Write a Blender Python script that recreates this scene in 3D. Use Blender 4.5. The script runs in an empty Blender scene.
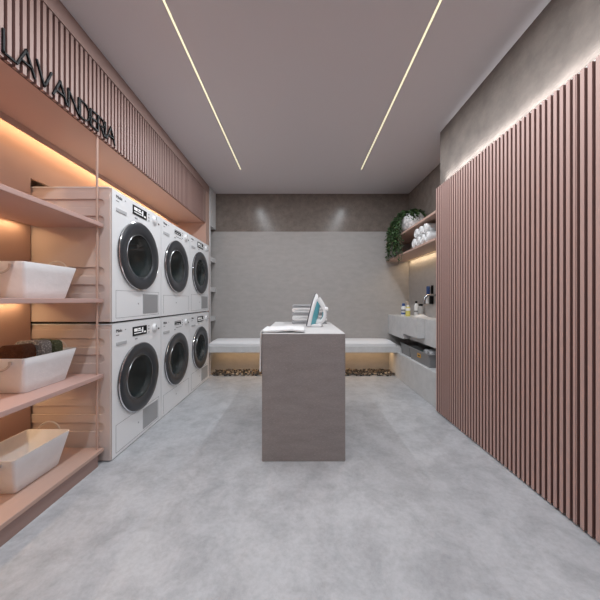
import bpy, bmesh, math, random
from mathutils import Vector, Matrix, noise

random.seed(7)
S = bpy.context.scene
COL = S.collection
PI = math.pi


def srgb(r, g, b):
    def f(c):
        c /= 255.0
        return c / 12.92 if c <= 0.04045 else ((c + 0.055) / 1.055) ** 2.4
    return (f(r), f(g), f(b), 1.0)


# ------------------------------------------------------------------ camera, world, lights, exposure
CAM_Z = 0.997
cam_d = bpy.data.cameras.new('camera')
cam_d.sensor_width = 36.0
cam_d.lens = 273.0 / 600.0 * 36.0
cam_d.clip_start = 0.02
cam_d.clip_end = 50
cam = bpy.data.objects.new('camera', cam_d)
COL.objects.link(cam)
cam.location = (0, 0, CAM_Z)
cam.rotation_euler = (PI / 2, 0, 0)
S.camera = cam

world = bpy.data.worlds.new('world')
world.use_nodes = True
world.node_tree.nodes['Background'].inputs[0].default_value = (0.8, 0.82, 0.85, 1)
world.node_tree.nodes['Background'].inputs[1].default_value = 0.05
S.world = world

S.view_settings.view_transform = 'Standard'
S.view_settings.look = 'None'
S.view_settings.exposure = 0.0
S.view_settings.gamma = 1.0
S.view_settings.use_curve_mapping = False

CEIL = 2.497
BACK = 3.845          # back wall
FRONT = -2.2          # wall behind the camera
XL = -1.65            # back of the left shelves
XF = -1.207            # left joinery front plane
XR = 1.256             # right wall above the slats
XA = 1.535            # right wall of the sink alcove
YA = 2.446            # where the alcove starts


def area_light(name, loc, size_x, size_y, power, color, rot=(0, 0, 0), spread=180):
    l = bpy.data.lights.new(name, 'AREA')
    l.shape = 'RECTANGLE'
    l.size = size_x
    l.size_y = size_y
    l.energy = power
    l.color = color
    l.spread = math.radians(spread)
    o = bpy.data.objects.new(name, l)
    o.location = loc
    o.rotation_euler = rot
    COL.objects.link(o)
    return o


P_CEIL = 42.0
WARM = (1.0, 0.68, 0.37)
for sx in (-0.683, 0.705):
    area_light('ceiling_strip_light', (sx, 0.97, CEIL - 0.0015), 0.008, 4.32, P_CEIL, (0.90, 0.955, 1.0))
# warm strips hidden at the back of the left shelving and under its shelves
SHELF_Z = (1.465, 1.005, 0.547)      # tops of the three left shelves
P_SHELF = 2.6
area_light('soffit_strip_light', (XL + 0.050, 1.55, 2.020), 0.012, 3.7, 6.6, WARM, (0, 0.0, 0))
for z in SHELF_Z:
    area_light('shelf_strip_light', (XL + 0.034, 0.75, z - 0.016), 0.010, 1.7, P_SHELF, WARM, (0, 0.0, 0))
# warm strips of the bench and of the wash corner
area_light('bench_strip_light', (0.03, BACK - 0.12, 0.302), 2.4, 0.012, 2.2, (1.0, 0.62, 0.30), (0, 0, 0))
area_light('wash_strip_light', (XA - 0.034, 3.14, 1.541), 0.010, 1.3, 1.5, (1.0, 0.76, 0.48), (0, 0.0, 0))
# cool strip on top of the slats washing the wall upwards
area_light('slat_strip_light', (1.2185, 0.10, 1.9960), 0.006, 4.5, 4.8, (0.93, 0.97, 1.0), (PI, math.radians(31), 0), 72)


# ------------------------------------------------------------------ materials
def mat(name, base, rough=0.5, metal=0.0, spec=0.5, noise_amt=0.0, noise_scale=8.0, bump=0.0, bump_scale=60.0,
        speck=0.0, speck_scale=120.0, speck_col=None, emit=None, estr=0.0, alpha=1.0, coat=0.0, stretch=None, detail=6.0):
    m = bpy.data.materials.new(name)
    m.use_nodes = True
    nt = m.node_tree
    b = nt.nodes['Principled BSDF']
    b.inputs['Base Color'].default_value = base
    b.inputs['Roughness'].default_value = rough
    b.inputs['Metallic'].default_value = metal
    b.inputs['Specular IOR Level'].default_value = spec
    b.inputs['Coat Weight'].default_value = coat
    b.inputs['Alpha'].default_value = alpha
    if emit:
        b.inputs['Emission Color'].default_value = emit
        b.inputs['Emission Strength'].default_value = estr
    co = nt.nodes.new('ShaderNodeTexCoord').outputs['Object'] if (noise_amt or bump or speck) else None
    if co is not None and stretch:
        mp = nt.nodes.new('ShaderNodeMapping')
        mp.inputs['Scale'].default_value = stretch
        nt.links.new(co, mp.inputs['Vector'])
        co = mp.outputs['Vector']
    last = None
    if noise_amt:
        n = nt.nodes.new('ShaderNodeTexNoise')
        n.inputs['Scale'].default_value = noise_scale
        n.inputs['Detail'].default_value = detail
        n.inputs['Roughness'].default_value = 0.62
        nt.links.new(co, n.inputs['Vector'])
        r = nt.nodes.new('ShaderNodeValToRGB')
        r.color_ramp.elements[0].position = 0.3
        r.color_ramp.elements[1].position = 0.7
        lo = [max(0, c * (1 - noise_amt)) for c in base[:3]] + [1]
        hi = [min(1, c * (1 + noise_amt)) for c in base[:3]] + [1]
        r.color_ramp.elements[0].color = lo
        r.color_ramp.elements[1].color = hi
        nt.links.new(n.outputs['Fac'], r.inputs['Fac'])
        last = r.outputs['Color']
    if speck:
        v = nt.nodes.new('ShaderNodeTexNoise')
        v.inputs['Scale'].default_value = speck_scale
        v.inputs['Detail'].default_value = 2.0
        nt.links.new(co, v.inputs['Vector'])
        r2 = nt.nodes.new('ShaderNodeValToRGB')
        r2.color_ramp.elements[0].position = 0.52
        r2.color_ramp.elements[1].position = 0.68
        r2.color_ramp.elements[0].color = (0, 0, 0, 1)
        r2.color_ramp.elements[1].color = (speck, speck, speck, 1)
        nt.links.new(v.outputs['Fac'], r2.inputs['Fac'])
        mx = nt.nodes.new('ShaderNodeMix')
        mx.data_type = 'RGBA'
        nt.links.new(r2.outputs['Color'], mx.inputs['Factor'])
        if last is not None:
            nt.links.new(last, mx.inputs['A'])
        else:
            mx.inputs['A'].default_value = base
        mx.inputs['B'].default_value = speck_col or (1, 1, 1, 1)
        last = mx.outputs['Result']
    if last is not None:
        nt.links.new(last, b.inputs['Base Color'])
    if bump:
        n2 = nt.nodes.new('ShaderNodeTexNoise')
        n2.inputs['Scale'].default_value = bump_scale
        n2.inputs['Detail'].default_value = 5.0
        nt.links.new(co, n2.inputs['Vector'])
        bp = nt.nodes.new('ShaderNodeBump')
        bp.inputs['Strength'].default_value = bump
        bp.inputs['Distance'].default_value = 0.01
        nt.links.new(n2.outputs['Fac'], bp.inputs['Height'])
        nt.links.new(bp.outputs['Normal'], b.inputs['Normal'])
    return m


def floor_material():
    m = bpy.data.materials.new('polished_concrete')
    m.use_nodes = True
    nt = m.node_tree
    b = nt.nodes['Principled BSDF']
    co = nt.nodes.new('ShaderNodeTexCoord').outputs['Object']

    def n(scale, detail, rough, dist=0.0):
        t = nt.nodes.new('ShaderNodeTexNoise')
        t.inputs['Scale'].default_value = scale
        t.inputs['Detail'].default_value = detail
        t.inputs['Roughness'].default_value = rough
        t.inputs['Distortion'].default_value = dist
        nt.links.new(co, t.inputs['Vector'])
        return t.outputs['Fac']

    def ramp(src, p0, c0, p1, c1):
        r = nt.nodes.new('ShaderNodeValToRGB')
        r.color_ramp.elements[0].position = p0
        r.color_ramp.elements[1].position = p1
        r.color_ramp.elements[0].color = c0
        r.color_ramp.elements[1].color = c1
        nt.links.new(src, r.inputs['Fac'])
        return r.outputs['Color']

    def mul(a, c, f):
        x = nt.nodes.new('ShaderNodeMix')
        x.data_type = 'RGBA'
        x.blend_type = 'MULTIPLY'
        x.inputs['Factor'].default_value = f
        nt.links.new(a, x.inputs['A'])
        nt.links.new(c, x.inputs['B'])
        return x.outputs['Result']

    big = ramp(n(1.7, 8, 0.62, 0.6), 0.32, (0.44, 0.445, 0.465, 1), 0.66, (0.53, 0.535, 0.555, 1))
    mid = ramp(n(7.0, 9, 0.7, 0.3), 0.36, (0.72, 0.72, 0.725, 1), 0.58, (1, 1, 1, 1))
    fine = ramp(n(48.0, 6, 0.75), 0.34, (0.82, 0.82, 0.82, 1), 0.58, (1, 1, 1, 1))
    c = mul(mul(big, mid, 0.8), fine, 0.7)
    nt.links.new(c, b.inputs['Base Color'])
    rr = ramp(n(3.0, 5, 0.6), 0.3, (0.38, 0.38, 0.38, 1), 0.7, (0.55, 0.55, 0.55, 1))
    nt.links.new(rr, b.inputs['Roughness'])
    b.inputs['Specular IOR Level'].default_value = 0.4
    return m


M = {}
M['floor'] = floor_material()
M['ceiling'] = mat('ceiling_paint', (0.72, 0.68, 0.69, 1), 0.9, spec=0.1)
M['wall_dark'] = mat('brown_stone_tile', (0.215, 0.178, 0.155, 1), 0.22, spec=0.2, noise_amt=0.18, noise_scale=14, speck=0.35,
                     speck_scale=150, speck_col=(0.34, 0.30, 0.27, 1))
M['plaster'] = mat('brown_plaster', (0.170, 0.140, 0.122, 1), 0.65, spec=0.3, noise_amt=0.2, noise_scale=9, bump=0.5, bump_scale=22)
M['wall_stone'] = mat('grey_stone_cladding', (0.43, 0.405, 0.39, 1), 0.6, spec=0.3, noise_amt=0.07, noise_scale=14, stretch=(0.6, 1, 1.4),
                      speck=0.3, speck_scale=130, speck_col=(0.52, 0.50, 0.48, 1))
M['stone'] = mat('light_grey_stone', (0.62, 0.615, 0.615, 1), 0.55, spec=0.35, noise_amt=0.08, noise_scale=12, speck=0.3,
                 speck_scale=170, speck_col=(0.70, 0.695, 0.69, 1))
M['island'] = mat('taupe_stone', (0.275, 0.245, 0.240, 1), 0.5, spec=0.35, noise_amt=0.12, noise_scale=9, stretch=(0.5, 0.5, 2.0),
                  speck=0.35, speck_scale=160, speck_col=(0.43, 0.40, 0.385, 1))
M['worktop'] = mat('taupe_stone_painted_top_light', (0.60, 0.585, 0.58, 1), 0.5, spec=0.35, noise_amt=0.06, noise_scale=12)  # island stone again, with the brightness of its lit top painted in
M['pink'] = mat('dusty_pink_laminate', (0.50, 0.335, 0.275, 1), 0.5, spec=0.3)
M['slat'] = mat('dusty_pink_lacquer', (0.52, 0.338, 0.298, 1), 0.5, spec=0.3)
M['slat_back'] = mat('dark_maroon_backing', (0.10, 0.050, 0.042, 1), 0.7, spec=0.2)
M['slat_side_shade'] = mat('slat_flank_painted_shade', (0.21, 0.115, 0.100, 1), 0.6, spec=0.2)  # shade of the gaps put into the colour of the slat sides
M['fascia'] = mat('brown_pink_lacquer', (0.33, 0.218, 0.19, 1), 0.5, spec=0.3)
M['white'] = mat('white_enamel', (0.84, 0.84, 0.85, 1), 0.3, spec=0.5)
M['side'] = mat('white_enamel_painted_pink_light', (0.62, 0.52, 0.485, 1), 0.22, spec=0.5)  # white metal; pink light reflected from the room painted into its colour
M['grip'] = mat('grip_grey', (0.5, 0.5, 0.51, 1), 0.4)
M['grey_line'] = mat('seam_grey', (0.25, 0.25, 0.26, 1), 0.6)
M['ring'] = mat('graphite_gloss', (0.036, 0.039, 0.045, 1), 0.32, metal=0.0, spec=0.5)
M['dark_chrome'] = mat('dark_chrome', (0.42, 0.43, 0.45, 1), 0.25, metal=1.0)
M['chrome'] = mat('chrome', (0.75, 0.75, 0.77, 1), 0.12, metal=1.0)
M['drum'] = mat('drum_steel', (0.55, 0.50, 0.47, 1), 0.25, metal=0.9)
M['gasket'] = mat('dark_rubber', (0.02, 0.02, 0.022, 1), 0.45)
M['black'] = mat('black_satin', (0.006, 0.006, 0.007, 1), 0.5, spec=0.15)
M['print'] = mat('dark_print', (0.03, 0.03, 0.035, 1), 0.6)
M['screen_white'] = mat('display_white', (0.8, 0.8, 0.8, 1), 0.5, emit=(1, 1, 1, 1), estr=0.25)
M['vent'] = mat('vent_grey', (0.42, 0.42, 0.43, 1), 0.5)
M['bin'] = mat('white_fabric', (0.82, 0.81, 0.82, 1), 0.75, spec=0.2, bump=0.35, bump_scale=14, noise_amt=0.04, noise_scale=10)
M['strap'] = mat('pale_strap', (0.55, 0.50, 0.48, 1), 0.7)
M['towel_white'] = mat('white_terry', (0.80, 0.79, 0.79, 1), 0.95, spec=0.05, bump=0.6, bump_scale=180)
M['towel_grey'] = mat('grey_terry', (0.42, 0.42, 0.43, 1), 0.95, spec=0.05, bump=0.6, bump_scale=180)
M['towel_brown'] = mat('brown_terry', (0.085, 0.038, 0.024, 1), 0.95, spec=0.05, bump=0.7, bump_scale=120, noise_amt=0.25, noise_scale=40)
M['towel_ash'] = mat('ash_terry', (0.22, 0.20, 0.19, 1), 0.95, spec=0.05, bump=0.9, bump_scale=120, speck=0.9, speck_scale=140, speck_col=(0.55, 0.5, 0.47, 1))
M['towel_green'] = mat('moss_terry', (0.10, 0.105, 0.06, 1), 0.95, spec=0.05, bump=0.9, bump_scale=120, speck=0.7, speck_scale=140, speck_col=(0.22, 0.23, 0.15, 1))
M['cushion'] = mat('pale_upholstery', (0.80, 0.79, 0.80, 1), 0.85, spec=0.1, bump=0.2, bump_scale=150)
M['pot'] = mat('mottled_white_ceramic', (0.66, 0.64, 0.64, 1), 0.45, noise_amt=0.5, noise_scale=38, bump=0.3, bump_scale=45)
M['leaf'] = mat('leaf_green', (0.060, 0.115, 0.042, 1), 0.45, spec=0.4, noise_amt=0.5, noise_scale=25)
M['stem'] = mat('vine_stem', (0.05, 0.06, 0.03, 1), 0.6)
M['soil'] = mat('potting_soil', (0.03, 0.02, 0.015, 1), 0.95)
M['peb_dark'] = mat('dark_pebble', (0.045, 0.04, 0.038, 1), 0.5)
M['peb_brown'] = mat('brown_pebble', (0.16, 0.12, 0.09, 1), 0.5)
M['peb_tan'] = mat('tan_pebble', (0.42, 0.34, 0.26, 1), 0.5)
M['iron_white'] = mat('white_plastic', (0.82, 0.82, 0.83, 1), 0.25, coat=0.3)
M['plate'] = mat('dark_soleplate', (0.06, 0.065, 0.075, 1), 0.3)
M['teal'] = mat('teal_plastic', (0.10, 0.36, 0.42, 1), 0.2, coat=0.4)
M['crate'] = mat('grey_crate_plastic', (0.25, 0.25, 0.255, 1), 0.45)
M['orange'] = mat('orange_sticker', (0.75, 0.38, 0.06, 1), 0.5)
M['teal_cloth'] = mat('teal_cloth', (0.06, 0.14, 0.14, 1), 0.9)
M['blue'] = mat('blue_plastic', (0.045, 0.10, 0.30, 1), 0.35)
M['yellow'] = mat('yellow_soap', (0.66, 0.60, 0.18, 1), 0.3)
M['beige'] = mat('beige_plastic', (0.62, 0.50, 0.40, 1), 0.4)
M['clear'] = mat('frosted_grey_glass', (0.55, 0.55, 0.55, 1), 0.15, alpha=0.6)
M['led_warm'] = mat('warm_led', (1, 0.85, 0.6, 1), 0.5, emit=(1.0, 0.72, 0.36, 1), estr=1.2)
M['led_white'] = mat('white_led', (1, 1, 1, 1), 0.5, emit=(1.0, 0.97, 0.93, 1), estr=0.6)
M['led_line'] = mat('ceiling_led_diffuser', (0.9, 0.85, 0.6, 1), 0.5, emit=(1.0, 0.94, 0.62, 1), estr=1.0)


def glass_material():
    m = bpy.data.materials.new('tinted_porthole_glass')
    m.use_nodes = True
    b = m.node_tree.nodes['Principled BSDF']
    b.inputs['Base Color'].default_value = (0.016, 0.052, 0.060, 1)
    b.inputs['Roughness'].default_value = 0.04
    b.inputs['Alpha'].default_value = 0.26
    b.inputs['Specular IOR Level'].default_value = 0.8
    return m


M['porthole'] = glass_material()


# ------------------------------------------------------------------ mesh helpers
class MB:
    """Collects shapes in world coordinates; build() links them as one mesh."""

    def __init__(self):
        self.bm = bmesh.new()
        self.mi = 0

    def _mark(self, n0):
        self.bm.faces.ensure_lookup_table()
        for f in self.bm.faces[n0:]:
            f.material_index = self.mi

    def merge(self, other):
        me = bpy.data.meshes.new('tmp')
        n0 = len(self.bm.faces)
        other.to_mesh(me)
        self.bm.from_mesh(me)
        bpy.data.meshes.remove(me)
        other.free()
        self._mark(n0)

    def box(self, x0, x1, y0, y1, z0, z1, bev=0.0, seg=2):
        b = bmesh.new()
        bmesh.ops.create_cube(b, size=1.0)
        for v in b.verts:
            v.co = Vector(((x0 + x1) / 2 + v.co.x * (x1 - x0), (y0 + y1) / 2 + v.co.y * (y1 - y0), (z0 + z1) / 2 + v.co.z * (z1 - z0)))
        if bev > 0:
            bmesh.ops.bevel(b, geom=list(b.edges), offset=bev, segments=seg, profile=0.5, affect='EDGES')
        self.merge(b)
        return self

    def prism(self, pts, axis, a0, a1, bev=0.0):
        """Extrude a 2D outline along an axis ('X': pts are (y,z); 'Y': (x,z); 'Z': (x,y))."""
        b = bmesh.new()

        def co(p, a):
            return {'X': (a, p[0], p[1]), 'Y': (p[0], a, p[1]), 'Z': (p[0], p[1], a)}[axis]
        lo = [b.verts.new(co(p, a0)) for p in pts]
        hi = [b.verts.new(co(p, a1)) for p in pts]
        n = len(pts)
        f0 = b.faces.new(lo)
        f1 = b.faces.new(list(reversed(hi)))
        for i in range(n):
            b.faces.new((lo[i], hi[i], hi[(i + 1) % n], lo[(i + 1) % n]))
        bmesh.ops.recalc_face_normals(b, faces=b.faces)
        if bev > 0:
            ed = list(set(f0.edges) | set(f1.edges))
            bmesh.ops.bevel(b, geom=ed, offset=bev, segments=2, profile=0.5, affect='EDGES')
        bmesh.ops.triangulate(b, faces=[f for f in b.faces if len(f.verts) > 4])
        self.merge(b)
        return self

    def lathe(self, prof, origin=(0, 0, 0), axis='Z', n=32, caps=True):
        """prof: list of (r, h) along the axis."""
        b = bmesh.new()
        o = Vector(origin)
        rings = []
        for r, h in prof:
            ring = []
            for i in range(n):
                a = 2 * PI * i / n
                c, s = r * math.cos(a), r * math.sin(a)
                p = {'Z': (c, s, h), 'X': (h, c, s), 'Y': (s, h, c)}[axis]
                ring.append(b.verts.new(o + Vector(p)))
            rings.append(ring)
        for k in range(len(rings) - 1):
            A, B = rings[k], rings[k + 1]
            for i in range(n):
                b.faces.new((A[i], A[(i + 1) % n], B[(i + 1) % n], B[i]))
        if caps:
            b.faces.new(list(reversed(rings[0])))
            b.faces.new(rings[-1])
        bmesh.ops.remove_doubles(b, verts=b.verts, dist=1e-6)
        bmesh.ops.recalc_face_normals(b, faces=b.faces)
        self.merge(b)
        return self

    def tube(self, pts, r, n=8, flat=1.0, up=None):
        """Round (or flattened) tube along a polyline."""
        b = bmesh.new()
        P = [Vector(p) for p in pts]
        rings = []
        ref = Vector(up) if up else None
        for i, p in enumerate(P):
            t = (P[min(i + 1, len(P) - 1)] - P[max(i - 1, 0)]).normalized()
            u0 = ref if ref is not None else (Vector((0, 0, 1)) if abs(t.z) < 0.9 else Vector((1, 0, 0)))
            u = (u0 - t * u0.dot(t)).normalized()
            w = t.cross(u)
            if up is None:
                ref = u
            rr = r[i] if isinstance(r, (list, tuple)) else r
            rings.append([b.verts.new(p + u * (rr * math.cos(2 * PI * k / n)) + w * (rr * flat * math.sin(2 * PI * k / n))) for k in range(n)])
        for A, B in zip(rings, rings[1:]):
            for k in range(n):
                b.faces.new((A[k], A[(k + 1) % n], B[(k + 1) % n], B[k]))
        b.faces.new(list(reversed(rings[0])))
        b.faces.new(rings[-1])
        bmesh.ops.recalc_face_normals(b, faces=b.faces)
        self.merge(b)
        return self

    def loft(self, rings, cap0=True, cap1=True):
        b = bmesh.new()
        R = [[b.verts.new(p) for p in ring] for ring in rings]
        n = len(R[0])
        for A, B in zip(R, R[1:]):
            for k in range(n):
                b.faces.new((A[k], A[(k + 1) % n], B[(k + 1) % n], B[k]))
        if cap0:
            b.faces.new(list(reversed(R[0])))
        if cap1:
            b.faces.new(R[-1])
        bmesh.ops.recalc_face_normals(b, faces=b.faces)
        self.merge(b)
        return self

    def sheet(self, fn, nu, nv, thick):
        """Closed slab: fn(u,v) -> (point, normal); thickness below the surface."""
        b = bmesh.new()
        T = [[None] * (nv + 1) for _ in range(nu + 1)]
        B = [[None] * (nv + 1) for _ in range(nu + 1)]
        for i in range(nu + 1):
            for j in range(nv + 1):
                p, nn = fn(i / nu, j / nv)
                T[i][j] = b.verts.new(p)
                B[i][j] = b.verts.new(Vector(p) - Vector(nn) * thick)
        for i in range(nu):
            for j in range(nv):
                b.faces.new((T[i][j], T[i + 1][j], T[i + 1][j + 1], T[i][j + 1]))
                b.faces.new((B[i][j], B[i][j + 1], B[i + 1][j + 1], B[i + 1][j]))
        for i in range(nu):
            b.faces.new((T[i][0], B[i][0], B[i + 1][0], T[i + 1][0]))
            b.faces.new((T[i][nv], T[i + 1][nv], B[i + 1][nv], B[i][nv]))
        for j in range(nv):
            b.faces.new((T[0][j], T[0][j + 1], B[0][j + 1], B[0][j]))
            b.faces.new((T[nu][j], B[nu][j], B[nu][j + 1], T[nu][j + 1]))
        bmesh.ops.recalc_face_normals(b, faces=b.faces)
        self.merge(b)
        return self

    def build(self, name, mats, parent=None, smooth=False):
        me = bpy.data.meshes.new(name)
        vs = [v.co for v in self.bm.verts]
        lo = Vector([min(v[i] for v in vs) for i in range(3)])
        hi = Vector([max(v[i] for v in vs) for i in range(3)])
        if parent is None:
            org = Vector(((lo.x + hi.x) / 2, (lo.y + hi.y) / 2, lo.z))
        else:
            org = world_loc(parent)
        for v in self.bm.verts:
            v.co -= org
        self.bm.to_mesh(me)
        self.bm.free()
        for m in (mats if isinstance(mats, (list, tuple)) else [mats]):
            me.materials.append(m)
        if smooth:
            for p in me.polygons:
                p.use_smooth = True
            try:
                me.set_sharp_from_angle(angle=math.radians(40))
            except Exception:
                pass
        o = bpy.data.objects.new(name, me)
        COL.objects.link(o)
        if parent is None:
            o.location = org
        else:
            o.parent = parent
        return o


def world_loc(o):
    p = Vector((0, 0, 0))
    while o is not None:
        p += o.location
        o = o.parent
    return p


def tag(o, label, cat, group=None):
    o['label'] = label
    o['category'] = cat
    if group:
        o['group'] = group
    return o


def thing(name, label, cat, loc, group=None):
    o = bpy.data.objects.new(name, None)
    o.empty_display_size = 0.05
    COL.objects.link(o)
    o.location = loc
    return tag(o, label, cat, group)


def struct(o):
    o['kind'] = 'structure'
    return o


# ------------------------------------------------------------------ the setting
struct(MB().box(-2.0, 1.75, FRONT - 0.1, BACK + 0.1, -0.1, 0.0).build('floor', M['floor']))
m = MB()
# ceiling slab with two thin grooves for the light lines
xs = [(-2.0, -0.6885), (-0.6775, 0.6995), (0.7105, 1.75)]
for a, b in xs:
    m.box(a, b, FRONT - 0.1, BACK + 0.1, CEIL, CEIL + 0.1)
for a, b in ((-0.6885, -0.6775), (0.6995, 0.7105)):
    m.box(a, b, 3.14, BACK + 0.1, CEIL, CEIL + 0.1)
    m.box(a, b, FRONT - 0.1, -1.20, CEIL, CEIL + 0.1)
    m.box(a, b, -1.20, 3.14, CEIL + 0.03, CEIL + 0.1)
struct(m.build('ceiling', M['ceiling']))
w = struct(MB().box(-2.0, 1.75, BACK + 0.012, BACK + 0.112, 0.0, CEIL).build('wall_back', M['wall_dark']))
MB().box(-1.40, XA, BACK, BACK + 0.012, 0.0, 1.96).build('stone_cladding', M['wall_stone'], w)
struct(MB().box(-2.0, 1.75, FRONT - 0.1, FRONT, 0.0, CEIL).build('wall_front', M['plaster']))
m = MB()
m.box(-2.0, -1.95, FRONT, BACK + 0.012, 0.0, CEIL)          # behind the machines
struct(m.build('wall_left', M['pink']))
m = MB()
m.box(XR, 1.75, FRONT, YA, 0.0, CEIL)
struct(m.build('wall_right', M['plaster']))
m = MB()
m.box(XA, 1.75, YA, BACK + 0.012, 1.96, CEIL)
w2 = struct(m.build('wall_right_alcove', M['wall_dark']))
MB().box(XA, 1.75, YA, BACK, 0.0, 1.96).build('stone_cladding', M['wall_stone'], w2)

for sx, side in ((-0.683, 'left'), (0.705, 'right')):
    t = MB().box(sx - 0.0045, sx + 0.0045, -1.19, 3.135, CEIL + 0.0005, CEIL + 0.012).build('light_line', M['led_line'])
    tag(t, '%s of the two thin light lines in the ceiling, nearer the %s' % (side, 'washing machines' if side == 'left' else 'pink slat wall'),
        'ceiling light', 'ceiling light lines')

# ------------------------------------------------------------------ right slatted wall with its hidden door
SL_F, SL_B, SL_K = 1.214, 1.2360, 1.2400
PITCH = 0.0313


def slat_run(y0, y1):
    m = MB()
    y = 1.2287 - 120 * PITCH
    while y < y1:
        a, b = max(y, y0), min(y + 0.0172, y1)
        if b - a > 0.002:
            m.box(SL_F, SL_B, a, b, 0.012, 1.990)
        y += PITCH
    return m


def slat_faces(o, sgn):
    # lacquer on the slat faces; shade between slats painted dark on the flanks
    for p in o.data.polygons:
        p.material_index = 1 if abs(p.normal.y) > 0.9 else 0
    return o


def slat_panel(y0, y1, label, door=False):
    if door:
        t = thing('door_1', label, 'door', (SL_K, (y0 + y1) / 2, 0))
        t['kind'] = 'structure'
    else:
        t = thing('slat_panel', label, 'wall panel', (SL_K, (y0 + y1) / 2, 0), 'dusty pink slat panels')
    slat_faces(slat_run(y0, y1).build('slats', [M['slat'], M['slat_side_shade']], t), -1)
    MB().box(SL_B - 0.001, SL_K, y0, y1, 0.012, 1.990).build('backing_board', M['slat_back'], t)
    return t


D0, D1 = 1.203, 2.096
slat_panel(FRONT + 0.02, D0 - 0.0025, 'dusty pink slat panel nearest the camera, right of the hidden door seam')
slat_panel(D0, D1, 'hidden door faced with dusty pink vertical slats', True)
slat_panel(D1 + 0.0025, YA, 'narrow dusty pink slat panel at the far corner beside the wash corner')
t = MB().box(1.2225, 1.2305, FRONT + 0.02, YA - 0.03, 1.9903, 1.9920).build('led_strip', M['led_white'])
tag(t, 'white light strip running along the top of the pink slat wall', 'light strip')

# ------------------------------------------------------------------ left joinery
Y0J = -1.2     # where the left joinery starts, behind the camera
YJ = 1.672     # end of the shelves
YE = 3.487     # end panel beyond the machines
t = MB().box(XL - 0.018, XL, Y0J, YJ, 0.0, 2.040).box(XL - 0.018, XL, YJ, YE - 0.001, 1.745, 2.040).build('back_panel', M['pink'])
tag(t, 'peach pink back panel behind the left shelves', 'wall panel')

bulk = thing('bulkhead', 'dusty pink bulkhead with vertical slats over the shelves and machines', 'bulkhead', (-1.5, 1.5, 1.985))
MB().box(XL + 0.0865, XF - 0.022, Y0J, YE - 0.001, 1.985, 2.0).box(-1.90, XL + 0.078, Y0J, YE - 0.001, 2.045, 2.055).box(XL + 0.078, XL + 0.086, Y0J, YE - 0.001, 1.950, 2.045).box(-1.945, -1.90, Y0J, YE - 0.001, 2.0, CEIL - 0.004).build('soffit', M['pink'], bulk)
MB().box(XF - 0.022, XF - 0.016, Y0J, YE - 0.001, 1.985, 2.397).build('backing_board', M['slat_back'], bulk)
m = MB()
y = Y0J + 0.01
while y < YE - 0.10:
    m.box(XF - 0.016, XF, y, y + 0.017, 1.985, 2.398)
    y += PITCH
slat_faces(m.build('slats', [M['fascia'], M['slat_side_shade']], bulk), 1)
m = MB()
m.box(XF - 0.022, XF + 0.006, Y0J, YE + 0.125, 2.3985, CEIL - 0.002)
m.box(XF - 0.022, XF + 0.004, YE - 0.075, YE - 0.001, 1.985, 2.398)
m.build('trim_frame', M['fascia'], bulk)
t = MB().box(-1.899, XF + 0.006, YE, YE + 0.124, 0.0, 2.397, 0.002, 1).build('end_panel', M['pink'])
tag(t, 'tall dusty pink end panel beyond the farthest machines', 'panel')

# base platform
base = thing('shelf_platform', 'low pink platform on the floor under the open shelves', 'platform', (-1.43, 0.3, 0))
MB().box(XL, XF - 0.001, Y0J, YJ - 0.04, 0.0, 0.072).build('plinth', M['fascia'], base)
MB().box(XL, XF + 0.007, Y0J, YJ, 0.072, 0.094, 0.002, 1).build('top_board', M['pink'], base)

SH_LAB = ('top pink shelf, empty, above the white basket', 'middle pink shelf holding the upper white basket',
          'lowest hanging pink shelf holding the basket of towels')
for z, lab in zip(SHELF_Z, SH_LAB):
    t = thing('shelf', lab, 'shelf', ((XL + XF) / 2, 0.3, z - 0.024), 'hanging pink shelves')
    MB().box(XL + 0.050, XF + 0.005, Y0J, YJ, z - 0.024, z, 0.002, 1).box(XL + 0.001, XL + 0.050, Y0J, YJ, z - 0.010, z).build('board', M['slat'], t)
    MB().box(XL + 0.024, XL + 0.044, -0.2, YJ - 0.02, z - 0.0155, z - 0.0102).build('led_strip', M['led_warm'], t)
t = MB().box(XL + 0.040, XL + 0.060, -0.2, YE - 0.02, 2.0215, 2.0445).build('led_strip', M['led_warm'])
tag(t, 'warm light strip along the back of the left soffit', 'light strip')
t = MB().tube([(-1.2265, 1.650, 0.094), (-1.2265, 1.650, 1.985)], 0.0065, 10).build('hanging_rod', M['pink'], None, True)
tag(t, 'thin pink metal rod holding the shelf fronts beside the near machines', 'rod')
t = MB().tube([(-1.2265, 0.2, 0.094), (-1.2265, 0.2, 1.985)], 0.0065, 10).build('hanging_rod', M['pink'], None, True)
tag(t, 'thin pink metal rod at the camera end of the shelves', 'rod')

# lettering on the bulkhead
STROKES = {
    'L': ([[(0, 1), (0, 0), (0.48, 0)]], 0.48),
    'A': ([[(0, 0), (0.42, 1), (0.84, 0)], [(0.16, 0.36), (0.68, 0.36)]], 0.84),
    'V': ([[(0, 1), (0.40, 0), (0.80, 1)]], 0.80),
    'N': ([[(0, 0), (0, 1), (0.72, 0), (0.72, 1)]], 0.72),
    'D': ([[(0, 0), (0, 1), (0.30, 1)] + [(0.30 + 0.40 * math.sin(a * PI / 8), 0.5 + 0.5 * math.cos(a * PI / 8)) for a in range(1, 8)] + [(0.30, 0), (0, 0)]], 0.70),
    'E': ([[(0.52, 1), (0, 1), (0, 0), (0.52, 0)], [(0, 0.52), (0.46, 0.52)]], 0.52),
    'R': ([[(0, 0), (0, 1), (0.30, 1)] + [(0.30 + 0.24 * math.sin(a * PI / 6), 0.75 + 0.25 * math.cos(a * PI / 6)) for a in range(1, 6)] + [(0.30, 0.5), (0, 0.5)], [(0.26, 0.5), (0.56, 0)]], 0.56),
    'I': ([[(0, 1), (0, 0)]], 0.0),
}


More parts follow.
